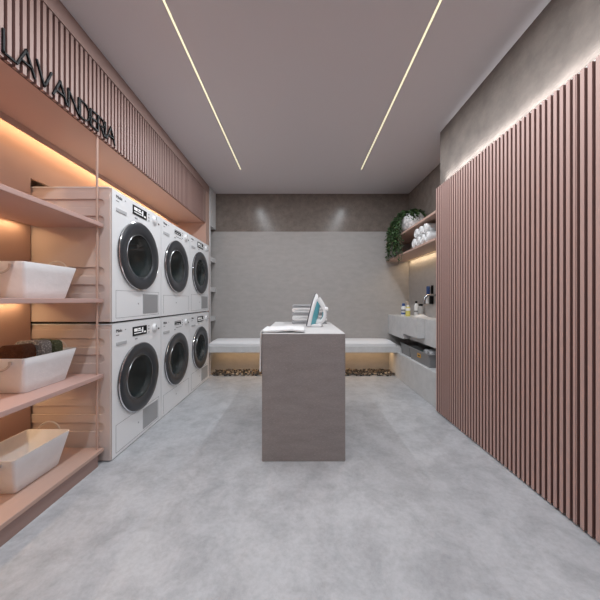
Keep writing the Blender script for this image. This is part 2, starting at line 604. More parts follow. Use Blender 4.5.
def letter(ch, y0, z0, h, sw, x0, x1, parent):
    m = MB()
    for line in STROKES[ch][0]:
        for p, q in zip(line, line[1:]):
            a = Vector((y0 + p[0] * h, z0 + p[1] * h))
            b = Vector((y0 + q[0] * h, z0 + q[1] * h))
            d = (b - a).normalized()
            n = Vector((-d.y, d.x)) * sw / 2
            a2, b2 = a - d * sw * 0.42, b + d * sw * 0.42
            m.prism([tuple(a2 - n), tuple(b2 - n), tuple(b2 + n), tuple(a2 + n)], 'X', x0, x1)
    return m.build('letter', M['black'], parent)


sign = thing('wall_sign', 'black raised letters LAVANDERIA on the slatted bulkhead', 'sign', (XF, 1.4, 1.998))
word = 'LAVANDERIA'
LH = 0.092
gaps = {}
tot = sum(STROKES[c][1] for c in word) * LH
Y_S, Y_E = 1.106, 1.772
gap = (Y_E - Y_S - tot) / (len(word) - 1)
yy = Y_S
for c in word:
    o = letter(c, yy, 2.002, LH, 0.0078, XF + 0.001, XF + 0.009, sign)
    yy += STROKES[c][1] * LH + gap


# ------------------------------------------------------------------ machines
XM = -1.164
MW = 0.594


def text_mesh(body, size, parent, name, material, y, z, x, ext=0.0006):
    cu = bpy.data.curves.new('tmp_text', 'FONT')
    cu.body = body
    cu.size = size
    cu.extrude = ext
    cu.align_x = 'LEFT'
    to = bpy.data.objects.new('tmp_text', cu)
    COL.objects.link(to)
    bpy.context.view_layer.update()
    me = bpy.data.meshes.new_from_object(to.evaluated_get(bpy.context.evaluated_depsgraph_get()))
    bpy.data.objects.remove(to)
    bpy.data.curves.remove(cu)
    off = world_loc(parent)
    for v in me.vertices:
        p = v.co.copy()
        v.co = Vector((x + p.z, y + p.x, z + p.y)) - off
    me.name = name
    me.materials.clear()
    me.materials.append(material)
    o = bpy.data.objects.new(name, me)
    COL.objects.link(o)
    o.parent = parent
    return o


def machine(idx, upper, label):
    y0 = 1.690 + 0.600 * idx
    y1 = y0 + MW
    z0 = 0.861 if upper else 0.006
    z1 = z0 + (0.830 if upper else 0.836)
    xb = XM - 0.60
    cy, cz = y0 + 0.288, z0 + (0.450 if upper else 0.441)
    t = thing('washing_machine', label, 'washing machine', (XM - 0.3, (y0 + y1) / 2, z0 - (0.012 if upper else 0.006)), 'stacked white front loaders')
    off = world_loc(t)
    # cabinet: side/top/back panels as one shell, front with a round hole
    rh = 0.172
    b = bmesh.new()
    N = 64
    hole, rect = [], []
    for i in range(N):
        a = 2 * PI * i / N
        c, s = math.cos(a), math.sin(a)
        hole.append(b.verts.new((XM, cy + rh * c, cz + rh * s)))
        ks = []
        if c > 1e-9:
            ks.append((y1 - cy) / c)
        if c < -1e-9:
            ks.append((y0 - cy) / c)
        if s > 1e-9:
            ks.append((z1 - cz) / s)
        if s < -1e-9:
            ks.append((z0 - cz) / s)
        k = min(ks)
        rect.append(b.verts.new((XM, cy + k * c, cz + k * s)))
    for i in range(N):
        j = (i + 1) % N
        b.faces.new((hole[i], hole[j], rect[j], rect[i]))
    for (yy, zz) in ((y0, z0), (y1, z0), (y1, z1), (y0, z1)):
        q = b.verts.new((XM, yy, zz))
        near = sorted(rect, key=lambda v: (v.co - q.co).length)
        # fill the corner triangle
        i = min(range(N), key=lambda i: (rect[i].co - q.co).length)
        for d in (-1, 1):
            j = (i + d) % N
            onA = abs(rect[i].co.y - yy) < 1e-6
            onB = abs(rect[j].co.y - yy) < 1e-6
            if onA != onB:
                try:
                    b.faces.new((rect[i], rect[j], q))
                except ValueError:
                    pass
    bmesh.ops.recalc_face_normals(b, faces=b.faces)
    m = MB()
    m.merge(b)
    g = 0.016
    if idx:
        m.box(xb, XM - 0.001, y0, y0 + g, z0, z1)
    m.box(xb, XM - 0.001, y1 - g, y1, z0, z1)
    m.box(xb, XM - 0.001, y0 + g, y1 - g, z1 - g, z1)
    m.box(xb, XM - 0.001, y0 + g, y1 - g, z0, z0 + g)
    m.box(xb, xb + g, y0 + g, y1 - g, z0 + g, z1 - g)
    m.build('cabinet', M['white'], t)
    # rim edge of worktop
    MB().box(xb, XM - 0.012, y0 - (0.004 if idx == 0 else 0), y1, z1, z1 + 0.006).build('lid', M['white'], t)
    MB().box(xb + 0.03, XM - 0.03, y0 + 0.02, y1 - 0.02, z0 - (0.012 if upper else 0.006), z0).build('base_plinth', M['gasket'], t)
    if idx == 0:
        # pressed side panel: recesses with rounded ends
        recs = [0.731, 0.628, 0.311, 0.205] if upper else [0.728, 0.628, 0.312, 0.208]
        hh = 0.026
        xe = -1.205 - hh
        pts = [(XM - 0.004, z0 + 0.002), (XM - 0.004, z1 - 0.028)]
        pts += [(xb + 0.01, z1 - 0.028)]
        for r in recs:
            pts += [(xb + 0.01, z0 + r + hh)]
            for k in range(13):
                a = PI / 2 - PI * k / 12
                pts.append((xe + hh * math.cos(a), z0 + r + hh * math.sin(a)))
            pts += [(xb + 0.01, z0 + r - hh)]
        pts += [(xb + 0.01, z0 + 0.002)]
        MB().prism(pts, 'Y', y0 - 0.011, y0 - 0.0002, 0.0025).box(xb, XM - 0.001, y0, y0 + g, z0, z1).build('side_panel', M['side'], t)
    # drum behind the porthole
    m = MB()
    m.lathe([(0.170, XM - 0.004), (0.166, XM - 0.05), (0.205, XM - 0.07), (0.205, XM - 0.36), (0.0005, XM - 0.37)], (0, cy, cz), 'X', 40, caps=False)
    for k in range(3):
        a = 0.6 + 2 * PI * k / 3
        p = Vector((0, math.cos(a), math.sin(a)))
        c0 = Vector((XM - 0.10, cy, cz)) + p * 0.185
        c1 = Vector((XM - 0.33, cy, cz)) + p * 0.185
        m.tube([c0, (c0 + c1) / 2, c1], [0.018, 0.03, 0.02], 10)
    m.build('drum', M['drum'], t, True)
    # door
    d = MB().lathe([(0.165, XM + 0.004), (0.238, XM + 0.001), (0.241, XM + 0.006), (0.2405, XM + 0.013), (0.228, XM + 0.020),
                    (0.200, XM + 0.022), (0.172, XM + 0.018), (0.158, XM + 0.010), (0.153, XM + 0.002), (0.165, XM + 0.004)], (0, cy, cz), 'X', 64, caps=False
                   ).build('door', M['ring'], t, True)
    MB().lathe([(0.2412, XM + 0.0085), (0.2435, XM + 0.0110), (0.2425, XM + 0.0145), (0.2385, XM + 0.0170), (0.2375, XM + 0.0160), (0.2405, XM + 0.0125), (0.2412, XM + 0.0085)],
               (0, cy, cz), 'X', 64, caps=False).build('chrome_rim', M['chrome'], d, True)
    MB().lathe([(0.1565, XM + 0.010), (0.1545, XM + 0.0125), (0.1515, XM + 0.0120), (0.1510, XM + 0.003), (0.1565, XM + 0.010)],
               (0, cy, cz), 'X', 56, caps=False).build('inner_rim', M['dark_chrome'], d, True)
    MB().lathe([(0.155, XM + 0.007), (0.148, XM - 0.006), (0.130, XM - 0.04), (0.088, XM - 0.075), (0.0005, XM - 0.085)], (0, cy, cz), 'X', 48, caps=False
               ).build('glass', M['porthole'], d, True)
    # front details (mesh slivers proud of the enamel)
    xf = XM + 0.0012

    def bit(name, u0, u1, v0, v1, material, thick=0.0015, parent=t, bev=0.0):
        return MB().box(XM + 0.0001, XM + thick, y0 + u0, y0 + u1, z0 + v0, z0 + v1, bev, 2).build(name, material, parent)
    text_mesh('Miele', 0.028, t, 'logo', M['print'], y0 + 0.036, z0 + 0.785, XM + 0.001)
    mid = idx == 1
    bit('print_line', 0.038, 0.066, 0.764, 0.768, M['print'], 0.0008)
    bit('print_line', 0.126, 0.134, 0.792, 0.797, M['print'], 0.0008)
    # detergent drawer with its recessed grip
    dr = MB()
    dr.box(XM + 0.0001, XM + 0.0014, y0 + 0.158, y0 + 0.160, z0 + 0.690, z0 + 0.832)
    dr.box(XM + 0.0001, XM + 0.0014, y0 + 0.004, y0 + 0.160, z0 + 0.688, z0 + 0.690)
    MB().box(XM + 0.0001, XM + 0.004, y0 + 0.036, y0 + 0.140, z0 + 0.700, z0 + 0.722, 0.0018, 2).build('drawer_grip', M['grip'], t)
    if mid:
        dp = bit('display', 0.245, 0.375, 0.757, 0.782, M['black'], 0.003)
        for k in range(3):
            MB().box(XM + 0.003, XM + 0.0034, y0 + 0.255 + 0.035 * k, y0 + 0.280 + 0.035 * k, z0 + 0.763, z0 + 0.768).build('readout', M['screen_white'], dp)
        bit('print_line', 0.245, 0.375, 0.788, 0.792, M['print'])
        bit('print_line', 0.270, 0.390, 0.730, 0.733, M['print'])
    else:
        dp = bit('display', 0.208, 0.380, 0.738, 0.802, M['black'], 0.003)
        for (a, c, e, f) in ((0.222, 0.262, 0.768, 0.790), (0.268, 0.312, 0.768, 0.776), (0.268, 0.300, 0.780, 0.790), (0.318, 0.332, 0.752, 0.792), (0.222, 0.312, 0.752, 0.758), (0.342, 0.366, 0.750, 0.762)):
            MB().box(XM + 0.003, XM + 0.0034, y0 + a, y0 + c, z0 + e, z0 + f).build('readout', M['screen_white'], dp)
    for k in range(3):
        bit('button', 0.402, 0.418, 0.742 + 0.024 * k, 0.750 + 0.024 * k, M['vent'], 0.0025)
    bit('button', 0.235, 0.262, 0.712, 0.722, M['vent'], 0.0025)
    kn = MB().lathe([(0.034, XM + 0.0005), (0.034, XM + 0.004), (0.028, XM + 0.006), (0.026, XM + 0.012), (0.023, XM + 0.0145), (0.0005, XM + 0.0145)], (0, y0 + 0.492, z0 + 0.770), 'X', 28, caps=False
                    ).build('knob', M['chrome'] if False else M['white'], t, True)
    MB().box(XM + 0.0143, XM + 0.0155, y0 + 0.489, y0 + 0.495, z0 + 0.774, z0 + 0.795).build('pointer', M['print'], kn)
    bit('button', 0.548, 0.566, 0.752, 0.764, M['print'], 0.002)
    # service flap and grille
    if not mid:
        fl = MB()
        for (a, c, e, f) in ((0.035, 0.560, 0.196, 0.198), (0.035, 0.037, 0.02, 0.196), (0.558, 0.560, 0.02, 0.196), (0.035, 0.560, 0.02, 0.022)):
            fl.box(XM + 0.0001, XM + 0.0008, y0 + a, y0 + c, z0 + e, z0 + f)
        fl.build('flap_seam', M['grey_line'], t)
        gr = MB()
        gr.box(XM + 0.0001, XM + 0.0018, y0 + 0.332, y0 + 0.540, z0 + 0.034, z0 + 0.180)
        k = 0.040
        while k < 0.176:
            gr.box(XM + 0.0018, XM + 0.0032, y0 + 0.334, y0 + 0.538, z0 + k, z0 + k + 0.003)
            k += 0.0075
        gr.build('vent_grille', M['vent'], t)
    else:
        fl = MB()
        for (a, c, e, f) in ((0.035, 0.560, 0.176, 0.178), (0.035, 0.037, 0.02, 0.176), (0.558, 0.560, 0.02, 0.176)):
            fl.box(XM + 0.0001, XM + 0.0008, y0 + a, y0 + c, z0 + e, z0 + f)
        fl.build('flap_seam', M['grey_line'], t)
    MB().lathe([(0.006, XM + 0.0005), (0.006, XM + 0.0025), (0.0005, XM + 0.003)], (0, y0 + 0.275, z0 + 0.11), 'X', 12, caps=False).build('flap_lock', M['vent'], t, True)
    return t


names = {(0, 1): 'upper white front loader nearest the camera, beside the open shelves',
         (1, 1): 'upper white front loader in the middle column, slim display and no grille',
         (2, 1): 'upper white front loader farthest away, beside the grey niche',
         (0, 0): 'lower white front loader nearest the camera, standing on the floor by the shelf platform',
         (1, 0): 'lower white front loader in the middle column, slim display and no grille',
         (2, 0): 'lower white front loader farthest away, standing on the floor beside the bench'}
for up in (0, 1):
    for i in range(3):
        machine(i, up, names[(i, up)])

# ------------------------------------------------------------------ grey niche column at the far left
nich = thing('niche_column', 'narrow grey stone column with open shelf niches in the far left corner', 'shelf unit', (-1.35, 3.72, 0))
XN = -1.186
YN0, YN1 = YE + 0.126, BACK - 0.001
m = MB()
m.box(-1.55, XN, YN0, YN1, 1.985, CEIL - 0.002)
m.box(-1.60, -1.50, YN0, YN1, 0.0, 1.985)
m.box(-1.50, XN, YN0, YN0 + 0.012, 0.0, 1.985)
m.build('carcass', M['stone'], nich)
for z in (1.575, 1.170, 0.772):
    MB().box(-1.498, XN - 0.003, YN0 + 0.013, YN1, z - 0.06, z).build('shelf', M['stone'], nich)

# ------------------------------------------------------------------ bench, cushion, pebbles
YB = 3.50
bench = thing('bench', 'grey stone bench slab spanning the back wall', 'bench', (0.05, 3.67, 0.32))
MB().box(XN + 0.002, 1.312, YB, BACK - 0.002, 0.322, 0.402, 0.003, 1).build('slab', M['stone'], bench)
MB().box(-1.17, 1.23, BACK - 0.135, BACK - 0.105, 0.3105, 0.3215).build('led_strip', M['led_warm'], bench)


def cushion_mesh():
    m = MB()
    x0, x1, y0, y1, z0, zt = XN + 0.012, 1.228, YB + 0.004, BACK - 0.006, 0.4025, 0.452
    nx, ny = 60, 16

    def fn(u, v):
        x = x0 + (x1 - x0) * u
        y = y0 + (y1 - y0) * v
        du = min(u, 1 - u) * (x1 - x0)
        dv = min(v, 1 - v) * (y1 - y0)
        e = 1 - math.exp(-du / 0.02)
        f = 1 - math.exp(-dv / 0.02)
        z = zt + 0.018 * e * f - 0.018 * (1 - e * f) + 0.004 * noise.noise(Vector((x * 3, y * 4, 0)))
        return (x, y, z), (0, 0, 1)
    b = bmesh.new()
    T = [[b.verts.new(fn(i / nx, j / ny)[0]) for j in range(ny + 1)] for i in range(nx + 1)]
    for i in range(nx):
        for j in range(ny):
            b.faces.new((T[i][j], T[i + 1][j], T[i + 1][j + 1], T[i][j + 1]))
    ring = [T[i][0] for i in range(nx + 1)] + [T[nx][j] for j in range(1, ny + 1)] + [T[i][ny] for i in range(nx - 1, -1, -1)] + [T[0][j] for j in range(ny - 1, 0, -1)]
    lowr = [b.verts.new((v.co.x, v.co.y, z0)) for v in ring]
    n = len(ring)
    for i in range(n):
        b.faces.new((ring[i], lowr[i], lowr[(i + 1) % n], ring[(i + 1) % n]))
    b.faces.new(lowr)
    bmesh.ops.recalc_face_normals(b, faces=b.faces)
    m.merge(b)
    return m


tag(cushion_mesh().build('bench_cushion', M['cushion'], None, True), 'long pale white seat cushion on the stone bench', 'cushion')

m = MB()
rnd = random.Random(3)
for k in range(1150):
    b = bmesh.new()
    bmesh.ops.create_icosphere(b, subdivisions=1, radius=1.0)
    s = rnd.uniform(0.011, 0.021)
    sc = Vector((s * rnd.uniform(0.8, 1.4), s * rnd.uniform(0.7, 1.1), s * rnd.uniform(0.5, 0.8)))
    R = Matrix.Rotation(rnd.uniform(0, PI), 3, 'Z') @ Matrix.Rotation(rnd.uniform(-0.4, 0.4), 3, 'X')
    c = Vector((rnd.uniform(XN + 0.02, 1.235), rnd.uniform(3.572, BACK - 0.02), 0.008 + rnd.uniform(0, 0.024)))
    for v in b.verts:
        v.co = R @ Vector((v.co.x * sc.x, v.co.y * sc.y, v.co.z * sc.z)) * rnd.uniform(0.9, 1.1) + c
    m.mi = rnd.choices((0, 1, 2), (0.58, 0.27, 0.15))[0]
    m.merge(b)
pb = m.build('pebbles', [M['peb_dark'], M['peb_brown'], M['peb_tan']], None, True)
pb['kind'] = 'stuff'
pb['label'] = 'bed of dark and tan pebbles under the stone bench'
pb['category'] = 'pebbles'

# ------------------------------------------------------------------ wash corner on the right
pl = MB().box(1.252, XA - 0.001, YA + 0.002, BACK - 0.002, 0.0, 0.3215, 0.003, 1).build('stone_plinth', M['stone'])
tag(pl, 'low grey stone plinth along the right wall carrying the crates', 'plinth')

van = thing('wash_counter', 'wall hung grey stone wash counter with protruding basin', 'wash basin', (1.4, 3.1, 0.52))
m = MB()
ZT = 0.793
m.box(1.325, XA - 0.001, YA + 0.002, 3.292, 0.525, 0.66, 0.0)
m.box(1.325, 1.345, YA + 0.002, 2.89, 0.66, ZT)
m.box(1.345, XA - 0.001, YA + 0.002, 2.52, 0.66, ZT)
m.box(1.515, XA - 0.001, 2.52, 3.292, 0.66, ZT)
m.box(1.345, 1.515, 2.83, 3.292, 0.66, ZT)
m.build('counter', M['stone'], van)
MB().box(1.243, XA - 0.001, 3.293, BACK - 0.002, 0.527, ZT, 0.002, 1).build('side_cabinet', M['stone'], van)
m = MB()
m.box(1.240, 1.324, 2.892, 3.291, 0.592, 0.70, 0.0)
m.box(1.240, 1.255, 2.892, 3.291, 0.70, ZT)
m.box(1.255, 1.324, 2.892, 2.905, 0.70, ZT)
m.box(1.255, 1.324, 3.275, 3.291, 0.70, ZT)
m.build('basin_front', M['stone'], van)

# two long pink wall shelves
for z0, z1, lab in ((1.777, 1.800, 'upper pink wall shelf carrying the trailing plant'), (1.534, 1.556, 'lower pink wall shelf carrying the white rolled towels')):
    t = thing('wall_shelf', lab, 'shelf', (1.37, 3.14, z0), 'pink wall shelves in the wash corner')
    MB().box(1.213, XA - 0.050, YA + 0.002, BACK - 0.002, z0, z1, 0.002, 1).box(XA - 0.050, XA - 0.001, YA + 0.002, BACK - 0.002, z0 + 0.014, z1).build('board', M['pink'], t)
    if z0 < 1.6:
        MB().box(XA - 0.044, XA - 0.024, YA + 0.05, BACK - 0.03, z0 + 0.008, z0 + 0.0138).build('led_strip', M['led_warm'], t)


# rolled towels
def towel_roll(name, c, r, x0, x1, material, label, group, axis='X'):
    """A towel rolled up: spiral ends, rounded rim."""
    m = MB()
    rings = []
    n = 40
    turns = 2.6
    # body
    prof = [(r * 0.90, x0), (r * 0.985, x0 + 0.008), (r, x0 + 0.02), (r, x1 - 0.02), (r * 0.985, x1 - 0.008), (r * 0.90, x1)]
    if axis == 'Z':
        m.lathe(prof, (c[0], c[1], 0), 'Z', 32)
    elif axis == 'X':
        m.lathe(prof, (0, c[0], c[1]), 'X', 32)
    # spiral ridge on the ends
    for xe, sgn in ((x0, -1), (x1, 1)):
        pts = []
        for k in range(48):
            f = k / 47
            a = f * turns * 2 * PI
            rr = r * (0.12 + 0.74 * f)
            if axis == 'X':
                pts.append((xe + sgn * 0.001, c[0] + rr * math.cos(a), c[1] + rr * math.sin(a)))
            else:
                pts.append((c[0] + rr * math.cos(a), c[1] + rr * math.sin(a), xe + sgn * 0.001))
        m.tube(pts, r * 0.075, 6)
    # free edge along the outside
    if axis == 'X':
        ys, zs = c[0] - r * 0.72, c[1] + r * 0.70
        m.tube([(x0 + 0.012, ys, zs), (x1 - 0.012, ys, zs)], r * 0.09, 6)
    o = m.build(name, material, None, True)
    tag(o, label, 'towel', group)
    return o


R0 = 0.050
zs = 1.5565 + R0
k = 0
ylist = [2.945, 2.843, 2.741, 2.639]
pos_words = ['nearest the plant', 'second from plant', 'third from plant', 'beside slat wall edge']
for i, y in enumerate(ylist):
    towel_roll('rolled_towel', (y, zs), R0, 1.225, 1.48, M['towel_white'],
               'white rolled towel in the bottom row on the shelf, %s' % pos_words[i], 'white rolled towels on the wall shelf')
pos_words2 = ['nearest the plant', 'in the middle', 'beside the slat wall edge']
for i in range(3):
    y = (ylist[i] + ylist[i + 1]) / 2
    towel_roll('rolled_towel', (y, zs + R0 * 1.735 + 0.008), R0, 1.228, 1.475, M['towel_white'],
               'white rolled towel in the top row on the shelf, %s' % pos_words2[i], 'white rolled towels on the wall shelf')

# trailing plant
PX, PY, PZ = 1.372, 3.33, 1.8005
plant = thing('trailing_plant', 'trailing green plant in a round mottled white pot on the upper wall shelf', 'plant', (PX, PY, PZ))
R = 0.142
prof = [(0.06, 0.0)]
for k in range(1, 15):
    a = -PI / 2 + 0.42 + (PI - 0.42 - 0.75) * k / 14
    prof.append((R * math.cos(a), 0.135 + 0.145 * math.sin(a)))
rt, zt = prof[-1]
prof += [(rt - 0.010, zt + 0.003), (rt - 0.018, zt - 0.012), (0.0005, zt - 0.014)]
MB().lathe([(r, PZ + h) for r, h in prof[:-1]], (PX, PY, 0), 'Z', 36, caps=True).build('pot', M['pot'], plant, True)
rnd = random.Random(11)
leaves = MB()
stems = MB()


def leaf(m, p, d, up, s):
    d = d.normalized()
    side = d.cross(up)
    if side.length < 1e-3:
        side = Vector((1, 0, 0))
    side.normalize()
    nrm = side.cross(d).normalized()
    b = bmesh.new()
    w = s * 0.40
    mid = [p, p + d * s * 0.45 + nrm * s * 0.06, p + d * s - nrm * s * 0.12]
    l = [p + d * s * 0.18 + side * w * 0.85 - nrm * s * 0.04, p + d * s * 0.55 + side * w * 0.8 - nrm * s * 0.06]
    r = [p + d * s * 0.18 - side * w * 0.85 - nrm * s * 0.04, p + d * s * 0.55 - side * w * 0.8 - nrm * s * 0.06]
    v = [b.verts.new(q) for q in mid + l + r]
    b.faces.new((v[0], v[3], v[1]))
    b.faces.new((v[3], v[4], v[1]))
    b.faces.new((v[4], v[2], v[1]))
    b.faces.new((v[0], v[1], v[5]))
    b.faces.new((v[5], v[1], v[6]))
    b.faces.new((v[6], v[1], v[2]))
    m.merge(b)


top = Vector((PX, PY, PZ + zt))


def vine(pts, step=0.021, s0=0.026, s1=0.042):
    P = [Vector(p) for p in pts]
    # smooth polyline by Catmull-like subdivision
    for _ in range(2):
        Q = [P[0]]
        for a, c in zip(P, P[1:]):
            Q += [a * 0.75 + c * 0.25, a * 0.25 + c * 0.75]
        Q.append(P[-1])
        P = Q
    stems.tube(P, 0.0018, 5)
    acc = 0.0
    for a, c in zip(P, P[1:]):
        L = (c - a).length
        d = (c - a).normalized()
        acc += L
        while acc > step:
            acc -= step
            for _ in range(2):
                dv = (d * 0.4 + Vector((rnd.gauss(-0.15, 0.6), rnd.gauss(-0.1, 0.6), rnd.gauss(0.0, 0.5))))
                leaf(leaves, a.lerp(c, rnd.random()) + Vector((rnd.gauss(0, 0.008), rnd.gauss(0, 0.008), rnd.gauss(0, 0.006))), dv,
                     Vector((rnd.gauss(0, 0.4), rnd.gauss(0, 0.4), 1)), rnd.uniform(s0, s1))


for k in range(19):                       # long strands over the shelf edge
    y = rnd.uniform(3.28, 3.66)
    x = rnd.uniform(1.150, 1.20)
    zb = rnd.uniform(1.50, 1.80)
    j = Vector((rnd.uniform(-0.06, 0.02), rnd.uniform(-0.03, 0.06), rnd.uniform(-0.005, 0.0)))
    vine([top + j + Vector((0, 0, 0.0)), top + j + Vector((-0.03, 0.02, 0.035)), (PX - 0.13, PY + (y - PY) * 0.55, 2.04 + rnd.uniform(-0.05, 0.05)),
          (x + 0.02, y, 1.97 + rnd.uniform(-0.08, 0.06)), (x, y, 1.80), (x + rnd.uniform(-0.02, 0.01), y + rnd.uniform(-0.02, 0.02), zb)])
for k in range(9):                      # a few reaching lower
    y = rnd.uniform(3.15, 3.60)
    x = rnd.uniform(1.16, 1.202)
    vine([top + Vector((-0.04, 0.02, 0.0)), top + Vector((-0.06, 0.03, 0.03)), (PX - 0.15, PY + (y - PY) * 0.5, 2.0), (x, y, 1.93), (x, y, 1.75), (x, y, rnd.uniform(1.43, 1.6))], 0.026, 0.016, 0.026)
for k in range(22):                      # crown over the pot
    a = rnd.uniform(0, 2 * PI)
    q = Vector((math.cos(a), math.sin(a), 0))
    vine([top + Vector((0, 0, -0.008)), top + q * 0.05 + Vector((0, 0, 0.035)), top + q * 0.12 + Vector((0, 0, 0.01)), top + q * rnd.uniform(0.13, 0.155) + Vector((0, 0, rnd.uniform(-0.10, -0.04)))], 0.018)
for k in range(10):                      # fill beside the pot, towards the corner
    y = rnd.uniform(3.46, 3.72)
    vine([top, top + Vector((-0.02, 0.05, 0.04)), (PX - 0.05, y - 0.05, 2.06), (PX - 0.10, y, 1.99), (PX - 0.12, y + 0.02, 1.86)], 0.018)
stems.build('stems', M['stem'], plant, True)
lv = leaves.build('foliage', M['leaf'], plant)
lv['kind'] = 'stuff'
MB().lathe([(0.0005, PZ + zt - 0.02), (rt - 0.019, PZ + zt - 0.018), (rt - 0.019, PZ + zt - 0.013), (0.0005, PZ + zt - 0.010)], (PX, PY, 0), 'Z', 24, caps=False).build('soil', M['soil'], plant)


# bottles on the counter
def bottle(name, x, y, h, r, body, cap, label, cap_h=0.03, pump=None, sticker=None, shoulder=0.8, capr=0.5):
    z = ZT + 0.0005
    t = thing(name, label, 'bottle', (x, y, z))
    hb = h - cap_h
    MB().lathe([(r * 0.9, z), (r, z + 0.006), (r, z + hb * shoulder), (r * 0.8, z + hb * (shoulder + 0.1)), (r * capr * 0.9, z + hb)], (x, y, 0), 'Z', 24).build('body', body, t, True)
    MB().lathe([(r * capr, z + hb), (r * capr, z + h - 0.004), (r * capr * 0.8, z + h)], (x, y, 0), 'Z', 20).build('cap', cap, t, True)
    if pump:
        MB().tube([(x, y, z + h), (x, y, z + h + 0.035), (x - 0.004, y, z + h + 0.042), (x - 0.03, y, z + h + 0.040)], 0.0045, 8).build('pump', pump, t, True)
    if sticker:
        for zz0, zz1, mm in sticker:
            MB().lathe([(r + 0.0004, z + zz0), (r + 0.0008, z + zz0 + 0.001), (r + 0.0008, z + zz1 - 0.001), (r + 0.0004, z + zz1)], (x, y, 0), 'Z', 24, caps=False).build('label_band', mm, t, True)
    return t


bottle('soap_bottle', 1.328, 3.50, 0.160, 0.030, M['iron_white'], M['blue'], 'white bottle with blue cap and blue print on the wash counter', 0.034, None,
       [(0.02, 0.045, M['blue']), (0.06, 0.085, M['grey_line'])], 0.86, 0.62)
bottle('pump_bottle', 1.352, 3.42, 0.140, 0.029, M['yellow'], M['iron_white'], 'yellow soap bottle with beige pump on the wash counter', 0.02, M['beige'],
       [(0.07, 0.10, M['iron_white'])], 0.86, 0.55)
bottle('lotion_bottle', 1.478, 3.47, 0.190, 0.028, M['iron_white'], M['black'], 'tall white bottle with small black cap at the wall of the wash counter', 0.028, None,
       [(0.05, 0.07, M['grey_line'])], 0.78, 0.5)
bottle('glass_bottle', 1.485, 3.36, 0.155, 0.033, M['clear'], M['black'], 'clear grey bottle with wide black cap on the wash counter', 0.024, None, None, 0.85, 0.75)


def cloth_heap(name, x0, x1, y0, y1, z, h, material, label, cat, seed, nlo=0.35):
    m = MB()

    def fn(u, v):
        x = x0 + (x1 - x0) * u
        y = y0 + (y1 - y0) * v
        e = min(1, 5 * min(u, 1 - u)) * min(1, 5 * min(v, 1 - v))
        hh = 0.006 + h * e * (nlo + (1 - nlo) * (0.5 + 0.5 * noise.noise(Vector((u * 2.6 + seed, v * 2.6, seed)))))
        return (x, y, z + hh), (0, 0, 1)
    nu = nv = 22
    b = bmesh.new()
    T = [[b.verts.new(fn(i / nu, j / nv)[0]) for j in range(nv + 1)] for i in range(nu + 1)]
    B = [[b.verts.new((T[i][j].co.x, T[i][j].co.y, z)) for j in range(nv + 1)] for i in range(nu + 1)]
    for i in range(nu):
        for j in range(nv):
            b.faces.new((T[i][j], T[i + 1][j], T[i + 1][j + 1], T[i][j + 1]))
            b.faces.new((B[i][j], B[i][j + 1], B[i + 1][j + 1], B[i + 1][j]))
    for i in range(nu):
        b.faces.new((T[i][0], B[i][0], B[i + 1][0], T[i + 1][0]))
        b.faces.new((T[i][nv], T[i + 1][nv], B[i + 1][nv], B[i][nv]))
    for j in range(nv):
        b.faces.new((T[0][j], T[0][j + 1], B[0][j + 1], B[0][j]))
        b.faces.new((T[nu][j], B[nu][j], B[nu][j + 1], T[nu][j + 1]))
    bmesh.ops.recalc_face_normals(b, faces=b.faces)
    m.merge(b)
    o = m.build(name, material, None, True)
    return tag(o, label, cat)


cloth_heap('hand_towel', 1.375, 1.505, 3.19, 3.315, ZT + 0.0005, 0.028, M['towel_white'], 'small crumpled white cloth on the wash counter by the bottles', 'towel', 4.0)

# tap and wall dispensers
tap = thing('wall_tap', 'arched grey metal tap on the wall above the basin', 'tap', (1.45, 3.0, 1.0))
m = MB()
pts = [(XA - 0.001, 3.0, 1.040)]
for k in range(9):
    a = PI / 2 + (PI / 2) * k / 8
    pts.append((1.430 + 0.062 * math.cos(a), 3.0, 0.990 + 0.062 * math.sin(a) * 1.0))
pts.append((1.368, 3.0, 0.955))
pts[0] = (XA - 0.001, 3.0, 1.050)
m.tube(pts, 0.0125, 12)
m.build('spout', M['dark_chrome'], tap, True)
MB().lathe([(0.028, XA - 0.001), (0.028, XA - 0.012), (0.0005, XA - 0.012)], (0, 3.0, 1.050), 'X', 24, caps=False).build('wall_flange', M['chrome'], tap, True)

dsp = thing('soap_dispenser', 'white wall dispenser with blue upper half behind the tap', 'dispenser', (1.51, 3.23, 0.96))
MB().box(1.497, XA - 0.001, 3.215, 3.262, 0.955, 1.055, 0.006, 2).build('body', M['iron_white'], dsp)
MB().box(1.503, XA - 0.001, 3.218, 3.257, 1.056, 1.160, 0.006, 2).build('blue_cartridge', M['blue'], dsp)
dsp = thing('soap_dispenser', 'black wall dispenser with narrow neck behind the tap', 'dispenser', (1.51, 3.14, 0.96))
MB().box(1.495, XA - 0.001, 3.128, 3.168, 0.950, 1.052, 0.008, 2).build('body', M['black'], dsp)
MB().box(1.510, XA - 0.001, 3.137, 3.156, 1.0525, 1.165, 0.005, 2).build('neck', M['black'], dsp)


